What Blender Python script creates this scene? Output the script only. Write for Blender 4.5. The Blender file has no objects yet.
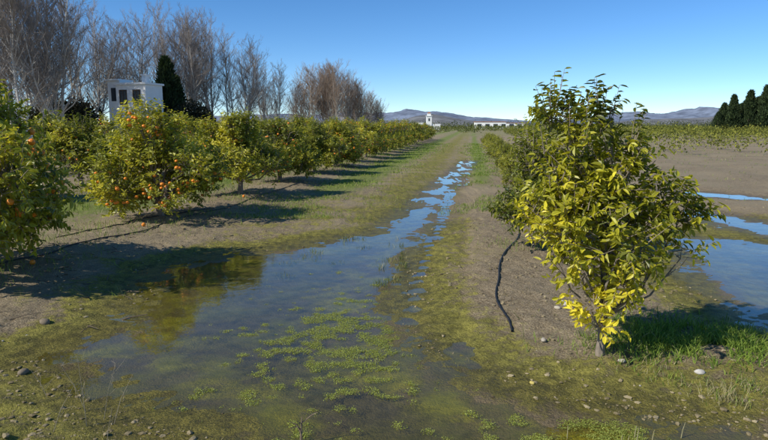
import bpy, math, random
import numpy as np
from mathutils import Vector
random.seed(7); R=np.random.default_rng(7)
sc=bpy.context.scene
# ---------------------------------------------------------------- helpers
def h2(i,j,s):
    n=(i*374761393+j*668265263+s*974711)&0xffffffff
    n=((n^(n>>13))*1274126177)&0xffffffff
    return ((n^(n>>16))&0xffff)/65535.0
def vn(x,y,s=0):
    x=np.asarray(x,float);y=np.asarray(y,float)
    xi=np.floor(x).astype(np.int64);yi=np.floor(y).astype(np.int64)
    fx=x-xi;fy=y-yi;fx=fx*fx*(3-2*fx);fy=fy*fy*(3-2*fy)
    a=h2(xi,yi,s);b=h2(xi+1,yi,s);c=h2(xi,yi+1,s);d=h2(xi+1,yi+1,s)
    return (a*(1-fx)+b*fx)*(1-fy)+(c*(1-fx)+d*fx)*fy
def fbm(x,y,s=0,o=4):
    t=0;a=.5;n=0
    for k in range(o):
        t=t+a*vn(x*2**k+k*17.3,y*2**k+k*9.1,s+k);n+=a;a*=.5
    return t/n
def n3(p,f,s=0):
    return (vn(p[:,0]*f,p[:,1]*f+9,s)+vn(p[:,1]*f+5,p[:,2]*f,s+3)+vn(p[:,2]*f,p[:,0]*f+3,s+7))/3
def sstep(t): 
    t=np.clip(t,0,1);return t*t*(3-2*t)
def nrmz(v): return v/np.maximum(np.linalg.norm(v,axis=1,keepdims=True),1e-9)
class Geo:
    def __init__(s): s.v=[];s.f=[];s.m=[];s.c=[];s.n=0
    def add(s,v,f,mat=0,col=(1,1,1)):
        v=np.asarray(v,float).reshape(-1,3);f=np.asarray(f,int)
        s.v.append(v);s.f.extend((f+s.n).tolist());s.m.extend([mat]*len(f))
        col=np.asarray(col,float)
        if col.ndim==1: col=np.tile(col,(len(v),1))
        s.c.append(col);s.n+=len(v)
    def mesh(s,name,mats,smooth=False):
        V=np.concatenate(s.v);C=np.concatenate(s.c)
        me=bpy.data.meshes.new(name);me.from_pydata(V.tolist(),[],s.f)
        for m in mats: me.materials.append(m)
        me.polygons.foreach_set("material_index",s.m)
        at=me.color_attributes.new("tint",'FLOAT_COLOR','POINT')
        at.data.foreach_set("color",np.hstack([C,np.ones((len(C),1))]).ravel())
        if smooth: me.polygons.foreach_set("use_smooth",[True]*len(s.f))
        me.update();return me
def obj(name,me,loc=(0,0,0),rot=0,scale=1,parent=None):
    o=bpy.data.objects.new(name,me);sc.collection.objects.link(o)
    o.location=loc;o.rotation_euler=(0,0,rot)
    o.scale=(scale,)*3 if not hasattr(scale,'__len__') else scale
    if parent: o.parent=parent
    return o
def tube(g,pts,rad,n=6,mat=0,col=(1,1,1)):
    pts=np.asarray(pts,float);m=len(pts)
    d=np.gradient(pts,axis=0);d=nrmz(d)
    ref=np.array([.3,.1,.95]) if abs(d[0][2])<.8 else np.array([1,.2,0.])
    a=nrmz(np.cross(d,ref));b=np.cross(d,a)
    th=np.arange(n)*2*math.pi/n
    V=(pts[:,None,:]+np.asarray(rad)[:,None,None]*(np.cos(th)[None,:,None]*a[:,None,:]+np.sin(th)[None,:,None]*b[:,None,:])).reshape(-1,3)
    F=[]
    for i in range(m-1):
        for k in range(n): F.append([i*n+k,i*n+(k+1)%n,(i+1)*n+(k+1)%n,(i+1)*n+k])
    g.add(V,F,mat,col)
def prisms(g,p0,p1,r0,r1,mat,col):
    p0=np.asarray(p0);p1=np.asarray(p1);N=len(p0)
    d=nrmz(p1-p0);a=nrmz(np.cross(d,np.array([.37,.71,.2])));b=np.cross(d,a)
    V=np.zeros((N,6,3))
    for k in range(3):
        t=k*2*math.pi/3;o=math.cos(t)*a+math.sin(t)*b
        V[:,k]=p0+o*np.asarray(r0)[:,None];V[:,3+k]=p1+o*np.asarray(r1)[:,None]
    i=np.arange(N)[:,None]*6
    F=np.concatenate([i+np.array([k,(k+1)%3,3+(k+1)%3,3+k]) for k in range(3)])
    c=np.repeat(col,6,axis=0) if np.ndim(col)==2 else col
    g.add(V,F,mat,c)
def leaves(g,p,d,n,L,W,mat,col,simple=False):
    N=len(p);d=nrmz(d);s=nrmz(np.cross(d,n));n=np.cross(s,d)
    L=np.asarray(L)[:,None]*np.ones((N,1));W=np.asarray(W)[:,None]*np.ones((N,1))
    if simple:
        V=np.stack([p,p+d*L*.5+s*W*.5+n*W*.15,p+d*L-n*L*.1,p+d*L*.5-s*W*.5+n*W*.15],1)
        i=np.arange(N)[:,None]*4
        F=np.concatenate([i+np.array([0,1,2]),i+np.array([0,2,3])])
        g.add(V,F,mat,np.repeat(col,4,axis=0));return
    V=np.stack([p,p+d*L*.3+s*W*.48+n*W*.18,p+d*L*.68+s*W*.4+n*W*.1,p+d*L-n*L*.14,
                p+d*L*.68-s*W*.4+n*W*.1,p+d*L*.3-s*W*.48+n*W*.18],1)
    i=np.arange(N)[:,None]*6
    F=np.concatenate([i+np.array([0,1,2,3]),i+np.array([0,3,4,5])])
    g.add(V,F,mat,np.repeat(col,6,axis=0))
def ico(sub=1):
    import bmesh
    bm=bmesh.new();bmesh.ops.create_icosphere(bm,subdivisions=sub,radius=1)
    v=np.array([list(x.co) for x in bm.verts]);f=np.array([[q.index for q in x.verts] for x in bm.faces]);bm.free();return v,f
IC1=ico(1);IC2=ico(2)
def box(g,x0,x1,y0,y1,z0,z1,mat=0,col=(1,1,1)):
    v=[(x,y,z) for z in(z0,z1) for y in(y0,y1) for x in(x0,x1)]
    g.add(v,[[0,2,3,1],[4,5,7,6],[0,1,5,4],[2,6,7,3],[0,4,6,2],[1,3,7,5]],mat,col)
# ---------------------------------------------------------------- materials
def newmat(name):
    m=bpy.data.materials.new(name);m.use_nodes=True;nt=m.node_tree
    b=nt.nodes["Principled BSDF"];return m,nt,b
def N(nt,t,**k):
    n=nt.nodes.new(t)
    for a,b in k.items():
        if a in n.bl_rna.properties.keys(): setattr(n,a,b)
        else: n.inputs[a].default_value=b
    return n
def noise(nt,co,scale,detail=4,rough=.55):
    n=N(nt,"ShaderNodeTexNoise");n.inputs["Scale"].default_value=scale;n.inputs["Detail"].default_value=detail;n.inputs["Roughness"].default_value=rough
    nt.links.new(co,n.inputs["Vector"]);return n.outputs["Fac"]
def ramp(nt,f,a,b):
    r=N(nt,"ShaderNodeMapRange");r.interpolation_type='SMOOTHSTEP'
    if a>b:
        r.inputs["From Min"].default_value=b;r.inputs["From Max"].default_value=a;r.inputs["To Min"].default_value=1;r.inputs["To Max"].default_value=0
    else:
        r.inputs["From Min"].default_value=a;r.inputs["From Max"].default_value=b
    nt.links.new(f,r.inputs["Value"]);return r.outputs["Result"]
def mix(nt,f,a,b,mode='MIX'):
    m=N(nt,"ShaderNodeMix");m.data_type='RGBA';m.blend_type=mode
    for s,v in ((m.inputs["Factor"],f),(m.inputs[6],a),(m.inputs[7],b)):
        if isinstance(v,bpy.types.NodeSocket): nt.links.new(v,s)
        else: s.default_value=(*v,1) if hasattr(v,'__len__') else v
    return m.outputs[2]
def mth(nt,op,a,b=0.):
    m=N(nt,"ShaderNodeMath");m.operation=op
    for s,v in ((m.inputs[0],a),(m.inputs[1],b)):
        if isinstance(v,bpy.types.NodeSocket): nt.links.new(v,s)
        else: s.default_value=v
    return m.outputs[0]
def bump(nt,b,h,st,dist):
    n=N(nt,"ShaderNodeBump");n.inputs["Strength"].default_value=st;n.inputs["Distance"].default_value=dist
    nt.links.new(h,n.inputs["Height"]);nt.links.new(n.outputs[0],b.inputs["Normal"])
def simple(name,col,rough=.8,var=.25,scale=8,spec=.3,bs=.3,bd=.01):
    m,nt,b=newmat(name);g=N(nt,"ShaderNodeNewGeometry")
    f=noise(nt,g.outputs["Position"],scale,5)
    c=mix(nt,f,[x*(1-var*1.6) for x in col],[min(1,x*(1+var*1.6)) for x in col])
    nt.links.new(c,b.inputs["Base Color"]);b.inputs["Roughness"].default_value=rough;b.inputs["Specular IOR Level"].default_value=spec
    bump(nt,b,f,bs,bd);return m
def leafmat(name,transl=.3,rough=.42,spec=.4):
    m,nt,b=newmat(name);a=N(nt,"ShaderNodeAttribute");a.attribute_name="tint"
    nt.links.new(a.outputs["Color"],b.inputs["Base Color"]);b.inputs["Roughness"].default_value=rough;b.inputs["Specular IOR Level"].default_value=spec
    t=N(nt,"ShaderNodeBsdfTranslucent")
    c=mix(nt,1.0,a.outputs["Color"],(1.7,1.7,.8),'MULTIPLY');nt.links.new(c,t.inputs["Color"])
    ms=N(nt,"ShaderNodeMixShader");ms.inputs[0].default_value=transl
    nt.links.new(b.outputs[0],ms.inputs[1]);nt.links.new(t.outputs[0],ms.inputs[2])
    nt.links.new(ms.outputs[0],nt.nodes["Material Output"].inputs["Surface"]);return m
M_leaf=leafmat("citrus_leaf",.32,.42,.45);M_grass=leafmat("grass_blade",.25,.6,.2);M_con=leafmat("conifer_foliage",.1,.7,.2)
M_bark=simple("citrus_bark",(.22,.18,.14),.9,.3,30)
M_fruit=simple("orange_peel",(.8,.25,.02),.45,.12,60,.4,.1,.002)
def attmat(name,rough=.85):
    m,nt,b=newmat(name);a=N(nt,"ShaderNodeAttribute");a.attribute_name="tint"
    g=N(nt,"ShaderNodeNewGeometry");f=noise(nt,g.outputs["Position"],45,4)
    c=mix(nt,f,(.55,.55,.55),(1.45,1.45,1.45));c=mix(nt,1.0,a.outputs["Color"],c,'MULTIPLY')
    nt.links.new(c,b.inputs["Base Color"]);b.inputs["Roughness"].default_value=rough;b.inputs["Specular IOR Level"].default_value=.2
    bump(nt,b,f,.5,.006);return m
M_att=attmat("tinted_matte")
def flatatt(name):
    m,nt,b=newmat(name);a=N(nt,"ShaderNodeAttribute");a.attribute_name="tint"
    g=N(nt,"ShaderNodeNewGeometry");f=noise(nt,g.outputs["Position"],.8,2)
    c=mix(nt,f,(.7,.7,.7),(1.3,1.3,1.3));c=mix(nt,1.0,a.outputs["Color"],c,'MULTIPLY')
    nt.links.new(c,b.inputs["Base Color"]);b.inputs["Roughness"].default_value=.9;b.inputs["Specular IOR Level"].default_value=.1;return m
M_twig=flatatt("poplar_bark")
# ---------------------------------------------------------------- terrain
chan=[(4.3,31),(2.8,24),(1.75,18.4),(1.04,15.1),(.46,12.3),(-.05,10.2),(-.7,9.1),(-1.45,8.5),(-2.25,8.05),(-2.6,7.2),(-2.4,5.95),(-2.3,5.0),
      (-2.5,4.45),(-1.9,3.9),(-1.2,3.45),(-.75,3.1),(-.5,2.7),(-.4,2.0),(3.4,1.6),(3.2,3.1),(2.2,3.17),(1.76,3.3),(1.24,3.48),(.79,3.78),
      (.43,4.15),(.15,4.65),(0.02,5.4),(.09,6.6),(.36,8.3),(.84,10.9),(1.5,15.1),(2.55,20.7),(4.2,28.7),(4.8,31)]
pud1=[(4.5,9.6),(4.1,7.8),(3.55,6.2),(3.5,5.2),(4.3,4.6),(5.6,4.8),(6.6,6.5),(6.1,8.2),(5.2,9.3)]
pud2=[(6.3,12.2),(6.0,10.6),(6.4,9.2),(7.2,8),(8.2,8),(7.8,9.6),(7.1,11.0),(6.7,12.4)]
pud3=[(7.9,16.6),(7.8,15.6),(8.6,14.6),(9.6,14.4),(9.2,15),(8.4,16.2)]
def sdf(poly,x,y):
    P=np.array(poly);Q=np.roll(P,-1,axis=0);d=np.full(x.shape,1e9);ins=np.zeros(x.shape,bool)
    for (ax,ay),(bx,by) in zip(P,Q):
        ex,ey=bx-ax,by-ay;t=np.clip(((x-ax)*ex+(y-ay)*ey)/(ex*ex+ey*ey),0,1)
        d=np.minimum(d,np.hypot(x-ax-t*ex,y-ay-t*ey))
        c=((ay>y)!=(by>y))&(x<(bx-ax)*(y-ay)/((by-ay) if by!=ay else 1e-9)+ax);ins^=c
    return np.where(ins,-d,d)
def shore(x,y):
    s=sdf(chan,x,y)
    for p in (pud1,pud2,pud3): s=np.minimum(s,sdf(p,x,y))
    return s+(fbm(x*1.3,y*1.3,5)-.5)*.4+(fbm(x*5,y*5,6)-.5)*.16
ROWS=[-5.5,-10.7,-15.9]
def rowd(x,y,c): return x-(c+.145*y)
def H(x,y):
    x=np.asarray(x,float);y=np.asarray(y,float)
    s=shore(x,y)
    prof=np.where(s<0,-.034-.048*sstep(-s/1.0),-.034+.075*sstep(s/1.2))
    near=np.clip(1.3-np.hypot(x,y)/60,0,1)
    amp=.24+.76*sstep((s+.05)/.8)
    n=(fbm(x*1.1,y*1.1,11)-.5)*.06+(fbm(x*5,y*5,12)-.5)*.055+(fbm(x*18,y*18,13,3)-.5)*.036
    b=0
    for c in ROWS: b=b+.09*np.exp(-(rowd(x,y,c)/.75)**2)
    f=.05*np.sin((rowd(x,y,0))*2.2)*sstep((rowd(x,y,7.))/2)*sstep((x-6)/2)
    d=np.abs(rowd(x,y,-.55));tr=-.03*np.exp(-(d/.14)**2)*(.6+.4*np.sin(y*18+d*12))
    d=np.abs(rowd(x,y,-.05));tr=tr-.028*np.exp(-(d/.13)**2)*(.6+.4*np.sin(y*18+d*12))
    return prof+n*amp*near+b*sstep(s/.6)+f*near+tr*sstep(s/.3)
def spaced(a,b,step,lim,g=1.09):
    c=list(np.arange(a,b,step));s=step;x=c[0];lo=[]
    while x>-lim: s*=g;x-=s;lo.append(x)
    s=step;x=c[-1];hi=[]
    while x<lim: s*=g;x+=s;hi.append(x)
    return np.array(lo[::-1]+c+hi)
xs=spaced(-4.5,5.,.03,9000,1.065);ys=spaced(2.4,9.5,.03,9000,1.045);ys=ys[ys>-300]
X,Y=np.meshgrid(xs,ys);x=X.ravel();y=Y.ravel();Z=H(x,y);S=shore(x,y)
nx,ny=len(xs),len(ys);ii,jj=np.meshgrid(np.arange(nx-1),np.arange(ny-1));i0=(jj*nx+ii).ravel()
F=np.stack([i0,i0+1,i0+nx+1,i0+nx],1)
wet=1-sstep((S-.0)/.9)
gr=.9*np.exp(-((rowd(x,y,-3.4)+0.2)/1.0)**2)*sstep((y-10)/8)
gr=np.maximum(gr,.9*np.exp(-((rowd(x,y,.35))/.5)**2)*sstep((y-12)/10))
gr=np.maximum(gr,.9*np.exp(-((rowd(x,y,-8.2))/1.8)**2)*sstep((y-7)/6))
gr=np.maximum(gr,.5*sstep((y-60)/60))
moss=1.2*np.exp(-((S-.3)/.6)**2)*sstep((14-y)/5)
moss=np.maximum(moss,1.0*sstep((4.9-y)/1.)*sstep((.6-x)/1))
moss=np.maximum(moss,.75*sstep((4.3-y)/.8)*sstep((x-.6)/1))
moss=np.maximum(moss,.95*np.exp(-(rowd(x,y,-1.75)/1.0)**2))
moss=np.maximum(moss,.65*np.exp(-(rowd(x,y,-.65)/.5)**2))
moss=np.maximum(moss,.6*np.exp(-(rowd(x,y,-3.2)/1.2)**2))
gg=Geo();C=np.stack([wet,np.clip(gr,0,1),np.clip(moss,0,1.3)],1)
gg.add(np.stack([x,y,Z],1),F,0,C)
mg,nt,b=newmat("muddy_soil")
geo=N(nt,"ShaderNodeNewGeometry");P=geo.outputs["Position"]
at=N(nt,"ShaderNodeAttribute");at.attribute_name="tint"
sep=N(nt,"ShaderNodeSeparateColor");nt.links.new(at.outputs["Color"],sep.inputs[0])
wetS,grS,moS=sep.outputs
nA=noise(nt,P,1.1,6,.6);nB=noise(nt,P,9,6,.65);nC=noise(nt,P,55,4,.7);nD=noise(nt,P,.35,4)
soil=mix(nt,ramp(nt,nB,.3,.72),(.195,.142,.08),(.42,.33,.205))
soil=mix(nt,ramp(nt,nC,.35,.7),mix(nt,1.0,soil,(.58,.56,.52),'MULTIPLY'),mix(nt,.5,soil,(.56,.46,.31)))
soil=mix(nt,ramp(nt,nD,.35,.7),soil,mix(nt,nC,(.17,.132,.075),(.49,.395,.25)))
mossc=mix(nt,ramp(nt,nB,.35,.65),(.17,.16,.028),(.43,.385,.07))
mossc=mix(nt,ramp(nt,nC,.35,.7),mix(nt,1.0,mossc,(.5,.52,.4),'MULTIPLY'),mossc)
mf=mth(nt,'MULTIPLY',moS,1.1);mf=mth(nt,'ADD',mf,mth(nt,'MULTIPLY',mth(nt,'SUBTRACT',nA,.5),2.4));mf=mth(nt,'ADD',mf,mth(nt,'MULTIPLY',mth(nt,'SUBTRACT',nB,.5),2.2));mf=mth(nt,'ADD',mf,mth(nt,'MULTIPLY',mth(nt,'SUBTRACT',nC,.5),.8))
c=mix(nt,mth(nt,'MULTIPLY',ramp(nt,mf,.35,1.05),.88),soil,mossc)
gf=mth(nt,'ADD',grS,mth(nt,'MULTIPLY',mth(nt,'SUBTRACT',nB,.5),1.6))
c=mix(nt,ramp(nt,gf,.3,.85),c,mix(nt,nC,(.09,.12,.025),(.28,.32,.07)))
wf=mth(nt,'ADD',wetS,mth(nt,'MULTIPLY',mth(nt,'SUBTRACT',nA,.5),1.0))
wf=ramp(nt,wf,.3,1.0)
c=mix(nt,mth(nt,'MULTIPLY',wf,.9),c,mix(nt,1.0,c,(.62,.57,.44),'MULTIPLY'))
sx=N(nt,"ShaderNodeSeparateXYZ");nt.links.new(P,sx.inputs[0])
uw=ramp(nt,sx.outputs[2],-.034,-.046)
nE=noise(nt,P,2.3,5,.6)
silt=mix(nt,ramp(nt,nE,.40,.56),(.20,.155,.08),(.35,.32,.028))
silt=mix(nt,mth(nt,'MULTIPLY',ramp(nt,sx.outputs[2],-.055,-.082),.8),silt,(.135,.115,.055))
silt=mix(nt,ramp(nt,nB,.35,.7),silt,mix(nt,1.0,silt,(.5,.52,.4),'MULTIPLY'))
c=mix(nt,uw,c,silt)
nt.links.new(c,b.inputs["Base Color"])
rg=N(nt,"ShaderNodeMapRange");nt.links.new(wf,rg.inputs[0]);rg.inputs[3].default_value=.95;rg.inputs[4].default_value=.45
nt.links.new(rg.outputs[0],b.inputs["Roughness"]);b.inputs["Specular IOR Level"].default_value=.25
bump(nt,b,mth(nt,'ADD',nB,mth(nt,'MULTIPLY',nC,.7)),1.0,.04)
obj("ground",gg.mesh("ground",[mg],True))
# ---------------------------------------------------------------- water
wm,nt,b=newmat("shallow_water");nt.nodes.remove(b)
gn=N(nt,"ShaderNodeNewGeometry");P=gn.outputs["Position"]
bp=N(nt,"ShaderNodeBump");bp.inputs["Strength"].default_value=.10;bp.inputs["Distance"].default_value=.02
nt.links.new(noise(nt,P,7,3),bp.inputs["Height"])
dt=N(nt,"ShaderNodeVectorMath");dt.operation='DOT_PRODUCT';nt.links.new(bp.outputs[0],dt.inputs[0]);nt.links.new(gn.outputs["Incoming"],dt.inputs[1])
fac=mth(nt,'POWER',mth(nt,'SUBTRACT',1.0,mth(nt,'ABSOLUTE',dt.outputs["Value"])),4.7)
fac=mth(nt,'ADD',mth(nt,'MULTIPLY',fac,.97),.02)
gl=N(nt,"ShaderNodeBsdfGlossy");gl.inputs["Roughness"].default_value=.02;gl.inputs[0].default_value=(1,1,1,1)
nt.links.new(bp.outputs[0],gl.inputs["Normal"])
tr=N(nt,"ShaderNodeBsdfTransparent");tr.inputs[0].default_value=(.88,.86,.68,1)
# murk: drifting silt and algae film in the water body
df=N(nt,"ShaderNodeBsdfDiffuse")
murk=mix(nt,ramp(nt,noise(nt,P,1.6,5,.6),.4,.62),(.12,.10,.05),(.20,.20,.035));nt.links.new(murk,df.inputs[0])
m1=N(nt,"ShaderNodeMixShader");nt.links.new(mth(nt,'ADD',mth(nt,'MULTIPLY',ramp(nt,noise(nt,P,3.1,5,.65),.42,.66),.22),.10),m1.inputs[0])
nt.links.new(tr.outputs[0],m1.inputs[1]);nt.links.new(df.outputs[0],m1.inputs[2])
m2=N(nt,"ShaderNodeMixShader");nt.links.new(fac,m2.inputs[0]);nt.links.new(m1.outputs[0],m2.inputs[1]);nt.links.new(gl.outputs[0],m2.inputs[2])
nt.links.new(m2.outputs[0],nt.nodes["Material Output"].inputs["Surface"])
g=Geo()
wx=np.arange(-4.5,12,.25);wy=np.arange(1,34,.25);A,B=np.meshgrid(wx,wy);Sw=shore(A.ravel(),B.ravel()).reshape(A.shape)
fs=[]
for j in range(len(wy)-1):
    for i in range(len(wx)-1):
        if Sw[j:j+2,i:i+2].min()<.3: fs.append([j*len(wx)+i,j*len(wx)+i+1,(j+1)*len(wx)+i+1,(j+1)*len(wx)+i])
g.add(np.stack([A.ravel(),B.ravel(),np.full(A.size,-.036)],1),fs)
obj("water",g.mesh("water",[wm]))
# ---------------------------------------------------------------- citrus trees
def blobtree(seed,blobs,nshoot,per,L,W,cols,trunk,nfruit=0,top=.12,simple_l=False,drop=.25,ybias=0,gap=.40,slf=1.):
    r=np.random.default_rng(seed);g=Geo()
    B=np.array([b_[:3] for b_ in blobs]);Rr=np.array([b_[3] for b_ in blobs])
    w=Rr**2;w=w/w.sum();k=r.choice(len(B),nshoot*3,p=w)
    d=nrmz(r.normal(size=(nshoot*3,3)));rad=Rr[k]*(r.random(nshoot*3)**.45)*(1+.11*r.normal(size=nshoot*3))
    p=B[k]+d*rad[:,None]*np.array([1,1,.95])
    q=n3(p,3.4,seed);keep=(q>gap)|(r.random(len(p))<.18);keep&=p[:,2]>.16
    p=p[keep][:nshoot];d=d[keep][:nshoot];k=k[keep][:nshoot]
    sd=nrmz(d+np.array([0,0,.55])+r.normal(size=d.shape)*.35);slen=r.uniform(.10,.24,len(p))*slf
    hi=(p[:,2]>np.quantile(p[:,2],.85))&(r.random(len(p))<top*3);sd[hi]=nrmz(sd[hi]*.4+np.array([0,0,1.]));slen[hi]*=1.5
    cen=np.average(B,axis=0,weights=Rr**3)
    prisms(g,p-sd*.06,p+sd*slen[:,None],np.full(len(p),.004),np.full(len(p),.0015),0,np.array([.7,.9,.4]))
    t=np.tile(np.linspace(.05,1,per),len(p));pp=np.repeat(p,per,0);ss=np.repeat(sd,per,0);sl=np.repeat(slen,per)
    P_=pp+ss*(sl*t)[:,None]
    rnd=nrmz(r.normal(size=P_.shape));side=nrmz(rnd-ss*(rnd*ss).sum(1,keepdims=True))
    ld=nrmz(side*.9+ss*.55+np.array([0,0,-drop])+r.normal(size=P_.shape)*.15)
    out=nrmz(P_-cen);nn=nrmz(np.array([0,0,.7])+out*.6+r.normal(size=P_.shape)*.45)
    c0,c1,c2=[np.array(c) for c in cols]
    a=np.repeat(r.random(len(p)),per)*.6+r.random(len(P_))*.4
    cl=n3(P_,2.0,seed+50);a=np.clip(a*.75+(cl-.5)*1.3+.15+ybias*(1.2-P_[:,2]),0,1)[:,None]
    col=np.where(a<.5,c0+(c1-c0)*a*2,c1+(c2-c1)*(a*2-1))*r.uniform(.75,1.2,(len(P_),1))
    leaves(g,P_,ld,nn,L*r.uniform(.6,1.2,len(P_)),W*r.uniform(.7,1.15,len(P_)),1,col,simple_l)
    bx,by,hb,tr_=trunk
    base=np.array([0,0,-.08]);fork=np.array([bx,by,hb])
    tube(g,[base,base*.3+fork*.3,fork*.7+np.array([.01,.02,0]),fork],[tr_*1.35,tr_*1.05,tr_*.95,tr_*.9],8,0)
    for b_,rr in zip(B,Rr):
        s0=fork if b_[2]>hb else fork*.5
        m=(s0+b_)/2+r.normal(size=3)*.06+np.array([0,0,-.03]);e=b_+r.normal(size=3)*.04
        rs=tr_*.6*(.5+rr)
        pts=[s0,s0*.75+m*.25,m,m*.4+e*.6,e];tube(g,pts,[rs,rs*.85,rs*.65,rs*.45,rs*.3],6,0)
        for _ in range(5):
            q=e+nrmz(r.normal(size=(1,3)))[0]*rr*.85;q[2]=max(q[2],.2)
            s1=m*.5+e*.5 if _%2 else e
            tube(g,[s1,(s1+q)/2+r.normal(size=3)*.04,q],[rs*.35,rs*.22,rs*.1],5,0)
    if nfruit:
        k=r.choice(len(B),nfruit*3,p=w);d=nrmz(r.normal(size=(nfruit*3,3))+np.array([0,-.0,-.25]))
        p=B[k]+d*(Rr[k]*r.uniform(.8,1.03,nfruit*3))[:,None]
        dm=np.min(np.linalg.norm(p[:,None]-B[None],axis=2)/Rr,axis=1)
        q=n3(p,2.3,seed+9);p=p[(dm>.75)&(q>.42)&(p[:,2]>.3)][:nfruit]
        for q in p:
            s=r.uniform(.026,.035);g.add(IC2[0]*s*np.array([1,1,.95])+q,IC2[1],2)
    return g.mesh("citrus",[M_bark,M_leaf,M_fruit],False)
OC=[(.05,.078,.014),(.24,.255,.028),(.57,.51,.052)]
def crown(seed,R0,Ht):
    r=np.random.default_rng(seed);b=[]
    b.append((0,0,Ht*.5,R0*.58));
    for i in range(9):
        a=i*2*math.pi/9+r.uniform(-.3,.3);z=Ht*r.uniform(.25,.62);q=R0*r.uniform(.55,.85)
        b.append((math.cos(a)*q,math.sin(a)*q,z,R0*r.uniform(.22,.38)))
    for i in range(8):
        a=r.uniform(0,6.28);q=R0*r.uniform(.1,.6)
        b.append((math.cos(a)*q,math.sin(a)*q,Ht*r.uniform(.64,.93),R0*r.uniform(.12,.30)))
    return b
V=[];VL=[]
for i,(r0,ht,nf) in enumerate([(1.2,2.0,170),(1.12,2.05,30),(1.15,1.9,80),(1.05,1.85,25)]):
    V.append(blobtree(100+i,crown(20+i,r0,ht),1850,8,.085,.04,OC,(.03,0,.35,.06),nf,top=.12,gap=.47))
    VL.append(blobtree(100+i,crown(20+i,r0,ht),650,6,.13,.065,OC,(.03,0,.35,.06),nf//3,top=.12,simple_l=True,gap=.46))
YC=[(.12,.14,.016),(.45,.42,.03),(.82,.69,.055)]
YC2=[(.05,.075,.014),(.23,.245,.026),(.48,.45,.048)]
VY=[blobtree(200+i,crown(40+i,1.0,1.8),1300,8,.08,.036,YC2,(.03,0,.3,.045),0,top=.2,gap=.48) for i in range(2)]
VYL=blobtree(203,crown(43,1.0,1.8),550,6,.12,.06,YC2,(.03,0,.3,.045),0,top=.2,simple_l=True,gap=.47)
def gz(x,y): return float(H(np.array([x]),np.array([y]))[0])
def tree(name,me,x,y,rot,s): return obj(name,me,(x,y,gz(x,y)),rot,s)
def sq(s,a=1.06,b=.94): return (s*a,s*a,s*b)
k=0
for yy in [6.4]+list(10.7+3.45*np.arange(20)):
    xx=-5.5+.145*yy+random.uniform(-.12,.12)
    vi=[0,0,1,2,3][min(k,4)] if k<5 else random.randrange(4)
    tree("orange_tree",(V if yy<26 else VL)[vi],xx+(-.15 if k==0 else 0),yy,[.5,2.2,.9,4.0,1.][min(k,4)] if k<5 else random.uniform(0,6.28),(1.1,1.1,1.14) if k==0 else sq([1.08,1.0,.97,.97,.97][k],1.06,.90) if k<5 else sq(random.uniform(.88,1.04)));k+=1
for c in (-10.7,-15.9):
    for yy in np.arange(9.5 if c>-11 else 16,60,3.5):
        tree("orange_tree",(V if yy<18 else VL)[random.randrange(4)],c+.145*yy+random.uniform(-.2,.2),yy+random.uniform(-.3,.3),random.uniform(0,6.28),sq(random.uniform(.95,1.1)))
for j,yy in enumerate(8.1+3.4*np.arange(14)):
    tree("orange_tree",(VY[j%2] if yy<22 else VYL),1.02+.145*yy+(0.2 if j==0 else .45+random.uniform(-.1,.1)),yy,random.uniform(0,6.28),.9 if j==0 else sq(random.uniform(.60,.74),1,.82))
lb=[(.03,.0,.92,.36),(-.30,-.05,1.08,.26),(.40,.05,1.15,.24),(.30,-.1,.84,.24),(.02,.05,1.36,.24),(-.34,.1,1.36,.17),
    (-.38,.1,1.88,.13),(-.08,0,1.86,.12),(-.24,0,1.66,.13),(.26,.1,1.50,.13),(-.12,-.15,.42,.09),(-.08,-.12,.28,.06),(-.24,-.05,.68,.18),(.60,.05,1.08,.15),(.0,-.25,1.0,.26),(.1,.3,1.0,.24),(.12,-.1,.64,.15),(.12,0,1.68,.08),(-.50,0,1.12,.14),(-.46,.1,1.62,.06),(.62,0,.85,.11),(-.05,.1,1.58,.1),(-.52,.05,.9,.09)]
LT=blobtree(300,lb,800,9,.072,.031,YC,(.02,.0,.3,.032),0,top=.15,drop=.35,ybias=.4,gap=.46,slf=.85)
tree("lemon_tree",LT,1.62,4.30,0,(.97,.97,.94))
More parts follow.
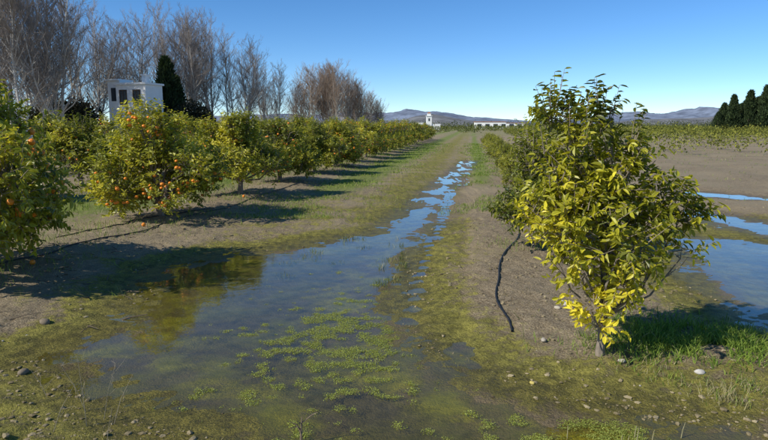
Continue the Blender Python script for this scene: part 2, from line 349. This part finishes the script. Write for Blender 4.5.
# ---------------------------------------------------------------- bare poplars
def poplar(seed,Ht,spread=1,nb=46,bc=(.26,.225,.195)):
    r=np.random.default_rng(seed);g=Geo();S0=[];S1=[];A0=[];A1=[];C_=[]
    def seg(a,b_,ra,rb,c): S0.append(a);S1.append(b_);A0.append(ra);A1.append(rb);C_.append(c)
    stems=[(np.array([0,0,0.]),np.array([r.normal()*.06,r.normal()*.06,1.]),Ht)]
    for _ in range(r.integers(2,4)): stems.append((np.array([0,0,r.uniform(.3,2)]),np.array([r.normal()*.22,r.normal()*.22,1.]),Ht*r.uniform(.7,.95)))
    tc=(.55,.52,.46)
    for p,d,h in stems:
        n=14;pts=[p];dd=d.copy()
        for i in range(n): dd=dd*np.array([.88,.88,1])+np.array([r.normal()*.06,r.normal()*.06,0]);pts.append(pts[-1]+dd/np.linalg.norm(dd)*h/n)
        pts=np.array(pts);rr=.010*h*(1-np.linspace(0,.93,n+1))
        tube(g,pts,rr,6,0,tc)
        for b_ in range(nb):
            t=r.uniform(.14,.98);i=min(int(t*n),n-1);q=pts[i]+(pts[i+1]-pts[i])*(t*n-i)
            a=r.uniform(0,6.28);el=r.uniform(.45,1.2);L=h*(.34*(1-t)**.6+.06)*r.uniform(.6,1.25)*spread
            v=np.array([math.cos(a)*math.cos(el),math.sin(a)*math.cos(el),math.sin(el)]);rad=.045*(1-t)+.012
            cur=q;m=6
            for s in range(m):
                v2=v+r.normal(size=3)*.16+np.array([0,0,.09]);v=v2/np.linalg.norm(v2);nx_=cur+v*L/m
                seg(cur,nx_,rad*(1-s/m*.8),rad*(1-(s+1)/m*.8),tc if rad>.03 and s<3 else bc)
                for _ in range(3):
                    w=v+r.normal(size=3)*.45+np.array([0,0,.25]);w/=np.linalg.norm(w);l=L*.28*r.uniform(.5,1.3);mid=nx_+w*l*.5
                    w2=w+r.normal(size=3)*.2+np.array([0,0,.2]);w2/=np.linalg.norm(w2);e=mid+w2*l*.6
                    seg(nx_,mid,.010,.007,bc);seg(mid,e,.007,.003,bc)
                    for _ in range(2):
                        w3=w+r.normal(size=3)*.5+np.array([0,0,.2]);w3/=np.linalg.norm(w3);seg(mid,mid+w3*l*.5,.006,.003,bc)
                cur=nx_
    prisms(g,np.array(S0),np.array(S1),A0,A1,0,np.array(C_))
    return g.mesh("poplar",[M_twig])
PV=[poplar(1,14.5),poplar(2,13.5,nb=38),poplar(3,14,1.05),poplar(4,10,1.25,34,(.28,.21,.155))]
def pop(px,Y,s,v):
    xx=px*Y/600;tree("bare_poplar_tree",PV[v],xx,Y,random.uniform(0,6.28),s)
for a,Y_,s,v in [(-405,52,1.12,0),(-385,50,1.15,1),(-368,54,1.15,2),(-352,50,1.05,2),(-335,56,1.15,0),(-318,52,1.12,1),(-298,61,1.05,2),(-282,66,.95,0),(-345,62,1.2,1),
   (-256,72,.95,1),(-240,70,1.0,2),(-222,74,1.06,0),(-203,72,1.0,1),(-185,74,1.05,2),(-168,76,1.0,0),(-150,76,.90,2),(-136,82,.86,0),(-120,84,.78,1),(-106,86,.72,2),(-195,84,1.1,0),
   (-72,98,1.05,3),(-60,100,1.05,3),(-48,98,1.1,3),(-36,104,1.0,3),(-24,106,.85,3),(-14,110,.72,3),(-5,114,.62,3),(-86,98,.8,3),(-54,110,1.15,3),(-30,112,.95,3)]:
    pop(a,Y_,s,v)
# ---------------------------------------------------------------- conifers
def conifer(seed,Ht,Rd,n=3500):
    r=np.random.default_rng(seed);g=Geo()
    t=r.random(n)**.8;a=r.uniform(0,6.28,n)
    rad=Rd*np.clip(np.minimum(t*6+.3,1.15*(1-t)**.6),0,1)
    rad*=(.55+.9*vn(a*2,t*9,seed))*(r.random(n)**.3)
    p=np.stack([np.cos(a)*rad,np.sin(a)*rad,t*Ht*.97+.2],1)
    o=np.stack([np.cos(a),np.sin(a),np.zeros(n)],1)
    d=nrmz(o*.6+np.array([0,0,1.1])+r.normal(size=(n,3))*.4)
    c=np.array([.022,.038,.016])+(r.random((n,1))**2)*np.array([.045,.06,.016])
    leaves(g,p,d,nrmz(o+r.normal(size=(n,3))*.4),Ht*.06*r.uniform(.6,1.6,n),Ht*.025*np.ones(n),1,c,True)
    tube(g,[(0,0,-.1),(0,0,Ht*.5),(0,0,Ht*.9)],[Rd*.14,Rd*.1,Rd*.02],6,0)
    return g.mesh("conifer",[M_bark,M_con])
CV=[conifer(1,8.2,1.35),conifer(2,7.6,1.8),conifer(3,7,2.2)]
for a,Y_,s,v in [(-213,66,1.06,0),(-204,68,.85,0),(-218,69,.78,0)]:
    tree("cypress_tree",CV[v],a*Y_/600,Y_,a,s)
for a,Y_,s,v in [(335,122,.80,1),(344,120,.92,0),(352,124,.86,2),(360,120,1.02,0),(368,122,.95,1),(376,118,1.12,0),(384,122,1.0,2),(394,120,1.1,0),(404,122,1.1,1),(340,126,.7,2),(330,121,.62,2),(420,122,1.1,1),(356,128,.9,1),(372,128,1.0,2)]:
    tree("cypress_tree",CV[v],a*Y_/600,Y_,a,s)
def bush(seed,Rx,Hh,n,cols):
    r=np.random.default_rng(seed);g=Geo();d=nrmz(r.normal(size=(n,3)));d[:,2]=abs(d[:,2]);q=r.random(n)**.3
    p=d*np.array([Rx,Rx,Hh])*(q*(.75+.5*n3(d*3,1,seed)))[:,None]
    c=np.array(cols[0])+r.random((n,1))*(np.array(cols[1])-np.array(cols[0]))
    leaves(g,p,nrmz(d+r.normal(size=(n,3))*.6),nrmz(d+r.normal(size=(n,3))*.6),.3*r.uniform(.5,1.3,n),.16*np.ones(n),1,c,True)
    for k_ in range(5): tube(g,[(0,0,-.1),(r.normal()*Rx*.3,r.normal()*Rx*.3,Hh*.6)],[.08,.03],5,0)
    return g.mesh("bush",[M_bark,M_con])
BV=bush(5,2.6,4.2,4000,[(.015,.02,.012),(.05,.05,.025)])
for a,Y_,s in [(-325,60,1.0),(-302,62,1.1),(-352,60,.9),(-190,62,1.05),(-380,60,.9),(-314,59,1.1),(-180,64,.9)]:
    tree("evergreen_shrub",BV,a*Y_/600,Y_,a,s)
# ---------------------------------------------------------------- house
M_white=simple("white_render",(.80,.80,.77),.85,.06,2,.2,.2,.01)
M_glass=simple("dark_window_glass",(.03,.035,.045),.15,.1,3,.6,0,.001)
M_tile=simple("terracotta_tile",(.35,.17,.10),.85,.25,12)
M_wood=simple("shutter_wood",(.09,.06,.04),.7,.2,12)
hs=bpy.data.objects.new("white_farmhouse",None);sc.collection.objects.link(hs);hs.location=(-25.4,58,0);hs.rotation_euler=(0,0,-.3);hs.scale=(.95,.95,1.14)
def part(name,fn,mat):
    g=Geo();fn(g);o=obj(name,g.mesh(name,[mat]),parent=hs);return o
part("main_walls",lambda g:box(g,0,3.5,0,2.6,0,4.9),M_white)
part("annex_walls",lambda g:box(g,-1.5,-.003,.6,2.4,0,5.3),M_white)
part("roof",lambda g:box(g,.007,3.65,-.15,2.75,4.903,5.06),M_white)
part("annex_roof",lambda g:box(g,-1.7,-.006,.4,2.6,5.303,5.42),M_white)
part("chimney",lambda g:[box(g,2.2,2.7,1.2,1.7,5.065,5.7),box(g,2.1,2.8,1.1,1.8,5.703,5.8)],M_white)
wins=[(.5,1.2,3.4,4.4),(2.1,2.8,3.4,4.4),(.5,1.2,.9,2.1),(2.0,2.8,0.05,2.1)]
part("windows",lambda g:[box(g,a,b_,-.02,.05,c,d) for a,b_,c,d in wins]+[box(g,-1.1,-.4,.57,.63,3.6,4.7)],M_glass)
def frm(g):
    for a,b_,c,d in wins:
        box(g,a-.1,a-.002,-.05,.05,c-.1,d+.1);box(g,b_+.002,b_+.1,-.05,.05,c-.1,d+.1);box(g,a,b_,-.08,.05,c-.1,c-.002);box(g,a,b_,-.05,.05,d+.002,d+.1);box(g,(a+b_)/2-.03,(a+b_)/2+.03,-.04,-.022,c,d)
part("window_frames",frm,M_wood)
g=Geo();box(g,0,20,0,14,0,4.4,0);box(g,20.01,32,0,14,0,3.7,0);box(g,-.3,20.005,-.3,14.3,4.403,4.8,1);box(g,20.01,32.3,-.3,14.3,3.703,4.0,1)
for i in range(6): box(g,1.5+i*5.2,4.3+i*5.2,-.05,.1,1,3.2,2)
obj("white_warehouse",g.mesh("warehouse",[M_white,M_tile,M_glass]),(60,400,0),-.1)
g=Geo();box(g,0,2.6,0,2.6,0,6.6,0);box(g,-.25,2.85,-.25,2.85,6.603,6.8,0);box(g,.4,2.2,.4,2.2,6.803,8.0,0);box(g,.9,1.7,-.04,.1,4.2,5.6,1);box(g,-5,-.003,.2,5,0,3.4,0);box(g,2.603,7,.4,5,0,2.8,0)
g.add([(.3,.3,8.003),(2.3,.3,8.003),(2.3,2.3,8.003),(.3,2.3,8.003),(1.3,1.3,8.8)],[[0,1,4],[1,2,4],[2,3,4],[3,0,4]],2)
obj("white_tower",g.mesh("tower",[M_white,M_glass,M_tile]),(21,300,0))
# ---------------------------------------------------------------- distant vegetation
g=Geo()
def massleaf(g,cx,cy,r0,h,n,sz,cols,z0=.15):
    d=nrmz(R.normal(size=(n,3)));q=R.random(n)**.35
    p=np.stack([cx+d[:,0]*r0*q,cy+d[:,1]*r0*q,z0+h*.5+d[:,2]*h*.5*q],1)
    c=np.array(cols[0])+R.random((n,1))*(np.array(cols[1])-np.array(cols[0]))
    leaves(g,p,nrmz(d+R.normal(size=(n,3))*.7),nrmz(d+np.array([0,0,.6])+R.normal(size=(n,3))*.5),sz*R.uniform(.5,1.3,n),sz*.55*np.ones(n),0,c,True)
for c_ in np.arange(7.5,75,5.2):
    for yy in np.arange(36,150,3.6):
        xx=c_+.145*yy+R.normal()*.2
        if xx/yy>.75 or xx/yy<.2: continue
        if R.random()<.08: continue
        hh=R.uniform(1.1,1.9);massleaf(g,xx,yy+R.normal()*.3,hh*.6,hh,150,.2,[(.06,.08,.018),(.28,.28,.045)])
obj("distant_orange_orchard",g.mesh("distant_orchard",[M_con]))
g=Geo()
for i in range(800):
    yy=R.uniform(150,420);xx=R.uniform(-.15,.75)*yy;hh=R.uniform(1.5,2.1)
    massleaf(g,xx,yy,hh*1.2,hh,45,.5,[(.05,.07,.018),(.15,.16,.035)])
obj("distant_groves",g.mesh("distant_groves",[M_con]))
g=Geo()
for i in range(420):
    yy=R.uniform(430,900);xx=R.uniform(-.1,.8)*yy;hh=R.uniform(3,7)
    massleaf(g,xx,yy,hh*1.3,hh,45,1.3,[(.04,.055,.03),(.11,.12,.055)])
obj("distant_treeline",g.mesh("distant_treeline",[M_con]))
# ---------------------------------------------------------------- hills
def hills(name,pts,y0,depth,col,seed,rug=.25):
    xs=np.linspace(pts[0][0],pts[-1][0],260);ys=np.linspace(0,1,40)
    env=np.interp(xs,[p[0] for p in pts],[p[1] for p in pts])
    A,B=np.meshgrid(xs,ys);E=np.tile(env,(40,1))
    rid=1-np.abs(2*fbm(A/260,B*4,seed,5)-1)
    prof=np.sin(np.clip(B,0,1)*math.pi)**.8
    Zz=E*prof*(1-rug+rug*2*(rid-.4)+.12*(fbm(A/70,B*9,seed+4)-.5))-3*(B<.01)
    nx=260;ii,jj=np.meshgrid(np.arange(nx-1),np.arange(39));i0=(jj*nx+ii).ravel()
    g=Geo();g.add(np.stack([A.ravel(),(y0+B*depth).ravel(),Zz.ravel()],1),np.stack([i0,i0+1,i0+nx+1,i0+nx],1))
    m,nt,b=newmat(name+"_hazed_slopes");P=N(nt,"ShaderNodeNewGeometry").outputs["Position"]
    f=ramp(nt,noise(nt,P,.012,6,.65),.35,.65);c=mix(nt,f,[q*.72 for q in col],[q*1.25 for q in col]);nt.links.new(c,b.inputs["Base Color"]);b.inputs["Roughness"].default_value=1;b.inputs["Specular IOR Level"].default_value=0  # slope colour has aerial haze painted in; no haze in the air
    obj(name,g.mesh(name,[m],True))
hills("distant_hills",[(-1500,60),(-600,90),(-100,100),(80,112),(200,122),(300,125),(400,112),(480,88),(620,66),(800,52),(1000,38),(1200,40),(1450,65),(1650,92),(1780,102),(1900,86),(2050,115),(2200,135),(2350,115),(2600,135),(3200,150),(4000,80)],3600,1400,(.18,.215,.28),3)  # blue-grey tone stands in for aerial haze
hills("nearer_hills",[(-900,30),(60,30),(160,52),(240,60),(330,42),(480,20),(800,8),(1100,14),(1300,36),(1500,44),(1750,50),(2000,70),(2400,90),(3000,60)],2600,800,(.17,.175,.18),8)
# ---------------------------------------------------------------- grass / weeds / clods
def blades(g,px,py,h,w,c,lean=.35,z=None):
    n=len(px);pz=H(px,py) if z is None else z
    p=np.stack([px,py,pz-.005],1);a=R.uniform(0,6.28,n);s=np.stack([np.cos(a),np.sin(a),0*a],1)
    l=R.normal(size=(n,2))*lean;tip=np.stack([l[:,0],l[:,1],np.ones(n)],1)*h[:,None]
    mid=tip*np.array([.35,.35,.6])
    w=w[:,None];V_=np.stack([p-s*w,p+s*w,p+mid+s*w*.7,p+mid-s*w*.7,p+tip],1)
    i=np.arange(n)[:,None]*5
    k0=g.n;g.add(V_,i+np.array([0,1,2,3]),0,np.repeat(c,5,axis=0))
    g.f.extend((i+np.array([3,2,4])+k0).tolist());g.m.extend([0]*n)
def gcol(n,a=(.08,.15,.02),b_=(.28,.36,.06),dry=.12):
    t=R.random((n,1));c=np.array(a)*(1-t)+np.array(b_)*t;d=R.random(n)<dry;c[d]=np.array([.38,.33,.18]);return c
g=Geo()
n=5200;ax=2.45+R.normal(size=n)*.42;ay=4.6+R.normal(size=n)*.24;q=fbm(ax*4,ay*4,77)>.42;ax=ax[q];ay=ay[q]
blades(g,ax,ay,R.uniform(.03,.12,len(ax)),R.uniform(.0025,.005,len(ax)),gcol(len(ax),dry=.05),.65)
for (cx,cy,sp,n,hh,dr) in [(2.2,3.65,.07,160,.10,.7),(2.42,3.78,.05,120,.09,.5),(2.0,3.9,.09,160,.07,.3),(1.75,4.4,.12,260,.1,.2),(2.75,3.5,.08,160,.1,.6),(1.9,4.1,.1,160,.06,.4)]:
    ax=cx+R.normal(size=n)*sp;ay=cy+R.normal(size=n)*sp;blades(g,ax,ay,R.uniform(.3,1,n)*hh,np.full(n,.002),gcol(n,dry=dr),.5)
obj("grass_patch",g.mesh("grass_patch",[M_grass]))
g=Geo()
def strip(off,sd,y0,y1,n,hh,thr=.5,pw=1.5,smin=.1):
    ay=y0+(y1-y0)*R.random(n)**pw;ax=off+.145*ay+R.normal(size=n)*sd
    q=(fbm(ax*1.2,ay*1.2,31)>thr)&(shore(ax,ay)>smin);ax=ax[q];ay=ay[q];m=len(ax)
    blades(g,ax,ay,R.uniform(.3,1,m)*hh,np.maximum(.003,ay*.00035),gcol(m),.6)
strip(-3.6,.8,11,60,22000,.08,.48);strip(.3,.5,12,60,12000,.10,.5);strip(-8.2,1.5,8,60,18000,.16,.40);strip(1.0,.5,8,40,4000,.10,.5);strip(-5.3,.7,6,50,6000,.10,.5)
strip(14,6,14,70,9000,.12,.55)
n=5000;ax=R.uniform(-1.6,.3,n);ay=R.uniform(6.4,9.4,n);q=(shore(ax,ay)<.1)&(fbm(ax*3,ay*3,33)>.65);ax=ax[q];ay=ay[q];m=len(ax)
blades(g,ax,ay,R.uniform(.04,.09,m),np.full(m,.003),gcol(m,(.06,.09,.02),(.16,.19,.05)),.5)
obj("grass",g.mesh("grass",[M_grass]))
g=Geo();n=26000;ay=2.6+R.random(n)**1.4*9;ax=R.uniform(-.75,.75,n)*ay
q=(fbm(ax*2,ay*2,41)>.5)&(shore(ax,ay)>.05);ax=ax[q];ay=ay[q];m=len(ax)
blades(g,ax,ay,R.uniform(.006,.022,m),R.uniform(.001,.0025,m),gcol(m,(.16,.16,.03),(.36,.33,.08),.3),.9)
obj("ground_sprouts",g.mesh("ground_sprouts",[M_grass]))
g=Geo();n=170000;ax=R.uniform(-2.2,2.4,n);ay=R.uniform(2.7,7.2,n)
dens=np.exp(-(((ax+.5)/.85)**2+((ay-4.9)/1.6)**2)**1.4)
dens=np.maximum(dens,.95*np.exp(-(((ax-1.0)/.8)**2+((ay-3.25)/.4)**2)))
dens=np.maximum(dens,.7*np.exp(-(((ax-.1)/.6)**2+((ay-3.5)/.5)**2)))
fq=fbm(ax*2.2,ay*2.2,51)*.35+fbm(ax*11,ay*11,52,3)*.65
q=(fq>.755-.245*dens)&(shore(ax,ay)<-.03)&(dens>.06)
ax=ax[q];ay=ay[q];m=len(ax);k_=3
ax=np.repeat(ax,k_)+R.normal(size=m*k_)*.013;ay=np.repeat(ay,k_)+R.normal(size=m*k_)*.013;m*=k_
p=np.stack([ax,ay,np.full(m,-.0355)+R.uniform(0,.005,m)],1);a=R.uniform(0,6.28,m)
d=np.stack([np.cos(a),np.sin(a),R.uniform(0,.3,m)],1)
t=R.random((m,1));c=np.array([.15,.19,.03])*(1-t)+np.array([.42,.46,.11])*t
leaves(g,p,d,nrmz(np.array([0,0,1.])+R.normal(size=(m,3))*.25),R.uniform(.006,.014,m),R.uniform(.004,.008,m),0,c,True)
obj("aquatic_weeds",g.mesh("aquatic_weeds",[M_grass]))
def lumps(name,n,yfun,smin,smax,cols,cond,flat=.6,mat=M_att,zoff=.2,pw=4):
    g=Geo();ax,ay=yfun(n);q=cond(ax,ay);ax=ax[q];ay=ay[q];z=H(ax,ay);v,f=IC1;m=len(ax)
    s=smin+(smax-smin)*R.random(m)**pw
    jit=1+.3*R.normal(size=(m,len(v),1))*.8;a=R.uniform(0,6.28,m)
    W=v[None]*jit*s[:,None,None]*np.stack([R.uniform(.7,1.4,m),R.uniform(.7,1.3,m),np.full(m,flat)],1)[:,None,:]
    ca,sa=np.cos(a)[:,None],np.sin(a)[:,None]
    W=np.stack([W[...,0]*ca-W[...,1]*sa,W[...,0]*sa+W[...,1]*ca,W[...,2]],2)+np.stack([ax,ay,z+s*zoff],1)[:,None,:]
    F_=(np.arange(m)[:,None,None]*len(v)+f[None]).reshape(-1,3)
    t=R.random((m,1));c=np.array(cols[0])*(1-t)+np.array(cols[1])*t
    g.add(W.reshape(-1,3),F_,0,np.repeat(c,len(v),axis=0));obj(name,g.mesh(name,[mat],False))
def samp(n): ay=2.5+R.random(n)**1.6*13;return R.uniform(-.72,.72,n)*ay,ay
lumps("soil_clods",20000,samp,.003,.022,[(.14,.11,.055),(.33,.27,.16)],lambda a,b_:(shore(a,b_)>.05)&(fbm(a*1.5,b_*1.5,61)>.43),.5,pw=6)
lumps("gravel",220,samp,.004,.016,[(.33,.30,.25),(.5,.47,.42)],lambda a,b_:(shore(a,b_)>.1)&(fbm(a*1.1,b_*1.1,62)>.48),pw=6)
lumps("debris_in_water",160,samp,.005,.02,[(.06,.045,.03),(.16,.12,.07)],lambda a,b_:(shore(a,b_)<.1),.8)
def stone(x_,y_,s,c,nm="stone"):
    v,f=IC2;g=Geo();w=v*(1+.28*(n3(v*1.0+3+x_,1.6,int(s*900))[:,None]-.5)*2);g.add(w*np.array([1.25,.9,.7])*s,f,0,c)
    obj(nm,g.mesh(nm,[M_att],True),(x_,y_,gz(x_,y_)+s*.3),random.uniform(0,6))
for a in [(2.22,4.0,.03,(.5,.47,.42)),(1.73,5.55,.045,(.42,.39,.34)),(1.86,5.62,.03,(.4,.37,.32)),(1.28,4.6,.024,(.36,.32,.26)),(1.75,4.2,.024,(.5,.45,.38)),(1.02,3.9,.017,(.5,.4,.12)),
          (-1.3,3.05,.03,(.3,.26,.2)),(1.62,5.4,.025,(.45,.4,.3)),(2.75,4.0,.025,(.4,.36,.3)),(-2.6,4.1,.035,(.2,.16,.11)),(-3.0,5.1,.045,(.2,.16,.11))]: stone(*a)
for x_,y_ in [(-3.9,9.6),(-4.2,7.0),(-3.2,13.6)]:
    g=Geo();g.add(IC2[0]*.034,IC2[1]);obj("fallen_orange",g.mesh("fallen_orange",[M_fruit],True),(x_,y_,gz(x_,y_)+.033))
M_hose=simple("black_polythene",(.02,.02,.022),.5,.2,20,.4,.05,.001)
def hose(pts,r=.010):
    P_=np.array(pts);t=np.linspace(0,len(P_)-1,len(P_)*10);xx=np.interp(t,range(len(P_)),P_[:,0]);yy=np.interp(t,range(len(P_)),P_[:,1])
    k=np.ones(7)/7;xx[3:-3]=np.convolve(xx,k,'valid');yy[3:-3]=np.convolve(yy,k,'valid')
    xx=xx+.02*np.sin(t*3);zz=H(xx,yy)+r*1.0;zz[1:-1]=(zz[:-2]+zz[1:-1]+zz[2:])/3+.003
    g=Geo();tube(g,np.stack([xx,yy,zz],1),np.full(len(xx),r),8);obj("drip_hose",g.mesh("drip_hose",[M_hose],True))
hose([(1.08,4.85),(1.08,5.3),(1.16,6.0),(1.34,6.9),(1.67,8.0),(2.1,9.2),(2.5,10.8),(3.0,13.4)],.009)
hose([(-4.9,6.2),(-4.35,7.3),(-4.1,8.4),(-3.7,9.6),(-3.55,10.9),(-3.1,12.5),(-2.9,14.4),(-2.4,17.8)],.009)
hose([(-4.9,8.8),(-4.3,9.6),(-4.2,10.4),(-3.4,11.8)],.009)
def twigs(name,items,col=(.22,.17,.12)):
    g=Geo()
    for (x_,y_,h,lx,ly,r) in items:
        z=gz(x_,y_);p=np.array([[x_,y_,z-.02],[x_+lx*.4,y_+ly*.4,z+h*.5],[x_+lx,y_+ly,z+h]]);tube(g,p,[r,r*.8,r*.4],5,0,col)
        if h>.15:
            for _ in range(4):
                t=random.uniform(.3,.95);q=p[0]+(p[2]-p[0])*t;e=q+np.array([random.uniform(-.1,.1),random.uniform(-.1,.1),random.uniform(.02,.1)]);tube(g,[q,(q+e)/2+.01,e],[r*.5,r*.4,r*.2],4,0,col)
    obj(name,g.mesh(name,[M_att]))
twigs("dead_stick",[(-.47,3.15,.17,.01,0,.008)],(.2,.15,.1))
twigs("dry_weed",[(-1.75,3.3,.42,-.05,.05,.0022),(-1.7,3.4,.36,.1,0,.002),(-1.62,3.35,.3,.12,.05,.002),(-1.85,3.5,.33,-.15,.0,.002),(-1.5,3.0,.25,.05,0,.002),(-2.2,3.7,.2,-.1,0,.002),(-1.9,3.2,.25,.1,.1,.002)],(.3,.25,.17))
twigs("reed_stubs",[(1.3+.05*i+random.uniform(-.02,.02),3.15+random.uniform(-.08,.08),random.uniform(.07,.13),.01,0,.0035) for i in range(5)]+[(1.05,3.2,.09,0,0,.003),(1.7,3.2,.1,.02,0,.003)],(.28,.25,.13))
twigs("fallen_branches",[(random.uniform(-5,-2.4),random.uniform(4.5,12),.03,random.uniform(-.4,.4),random.uniform(-.2,.2),random.uniform(.004,.011)) for _ in range(60)]+[(random.uniform(1,3),random.uniform(4,8),.02,random.uniform(-.2,.2),random.uniform(-.15,.15),.004) for _ in range(18)],(.13,.10,.07))
# ---------------------------------------------------------------- light, sky, camera
el,az=math.radians(38),math.radians(240)
sd=Vector((math.sin(az)*math.cos(el),math.cos(az)*math.cos(el),math.sin(el)))
L=bpy.data.lights.new("sun",'SUN');L.energy=5.0;L.angle=math.radians(.5);L.color=(1,.95,.85)
lo=bpy.data.objects.new("sun",L);sc.collection.objects.link(lo);lo.rotation_euler=sd.to_track_quat('Z','Y').to_euler()
w=bpy.data.worlds.new("World");sc.world=w;w.use_nodes=True;nt=w.node_tree
sk=nt.nodes.new("ShaderNodeTexSky");sk.sky_type='NISHITA';sk.sun_disc=False;sk.sun_elevation=el;sk.sun_rotation=az
sk.air_density=.9;sk.dust_density=0.0;sk.ozone_density=4.5;sk.altitude=2300
hv=nt.nodes.new("ShaderNodeHueSaturation");hv.inputs["Saturation"].default_value=1.18;nt.links.new(sk.outputs[0],hv.inputs["Color"])
bg=nt.nodes["Background"];bg.inputs["Strength"].default_value=.15;nt.links.new(hv.outputs[0],bg.inputs[0])
cam=bpy.data.cameras.new("camera");co=bpy.data.objects.new("camera",cam);sc.collection.objects.link(co);sc.camera=co
co.location=(0,0,1.73);co.rotation_euler=(math.radians(90-8.9),0,0);cam.sensor_width=36;cam.lens=28.1;cam.clip_end=20000;cam.clip_start=.05
sc.view_settings.view_transform='Standard';sc.view_settings.look='None';sc.view_settings.exposure=0
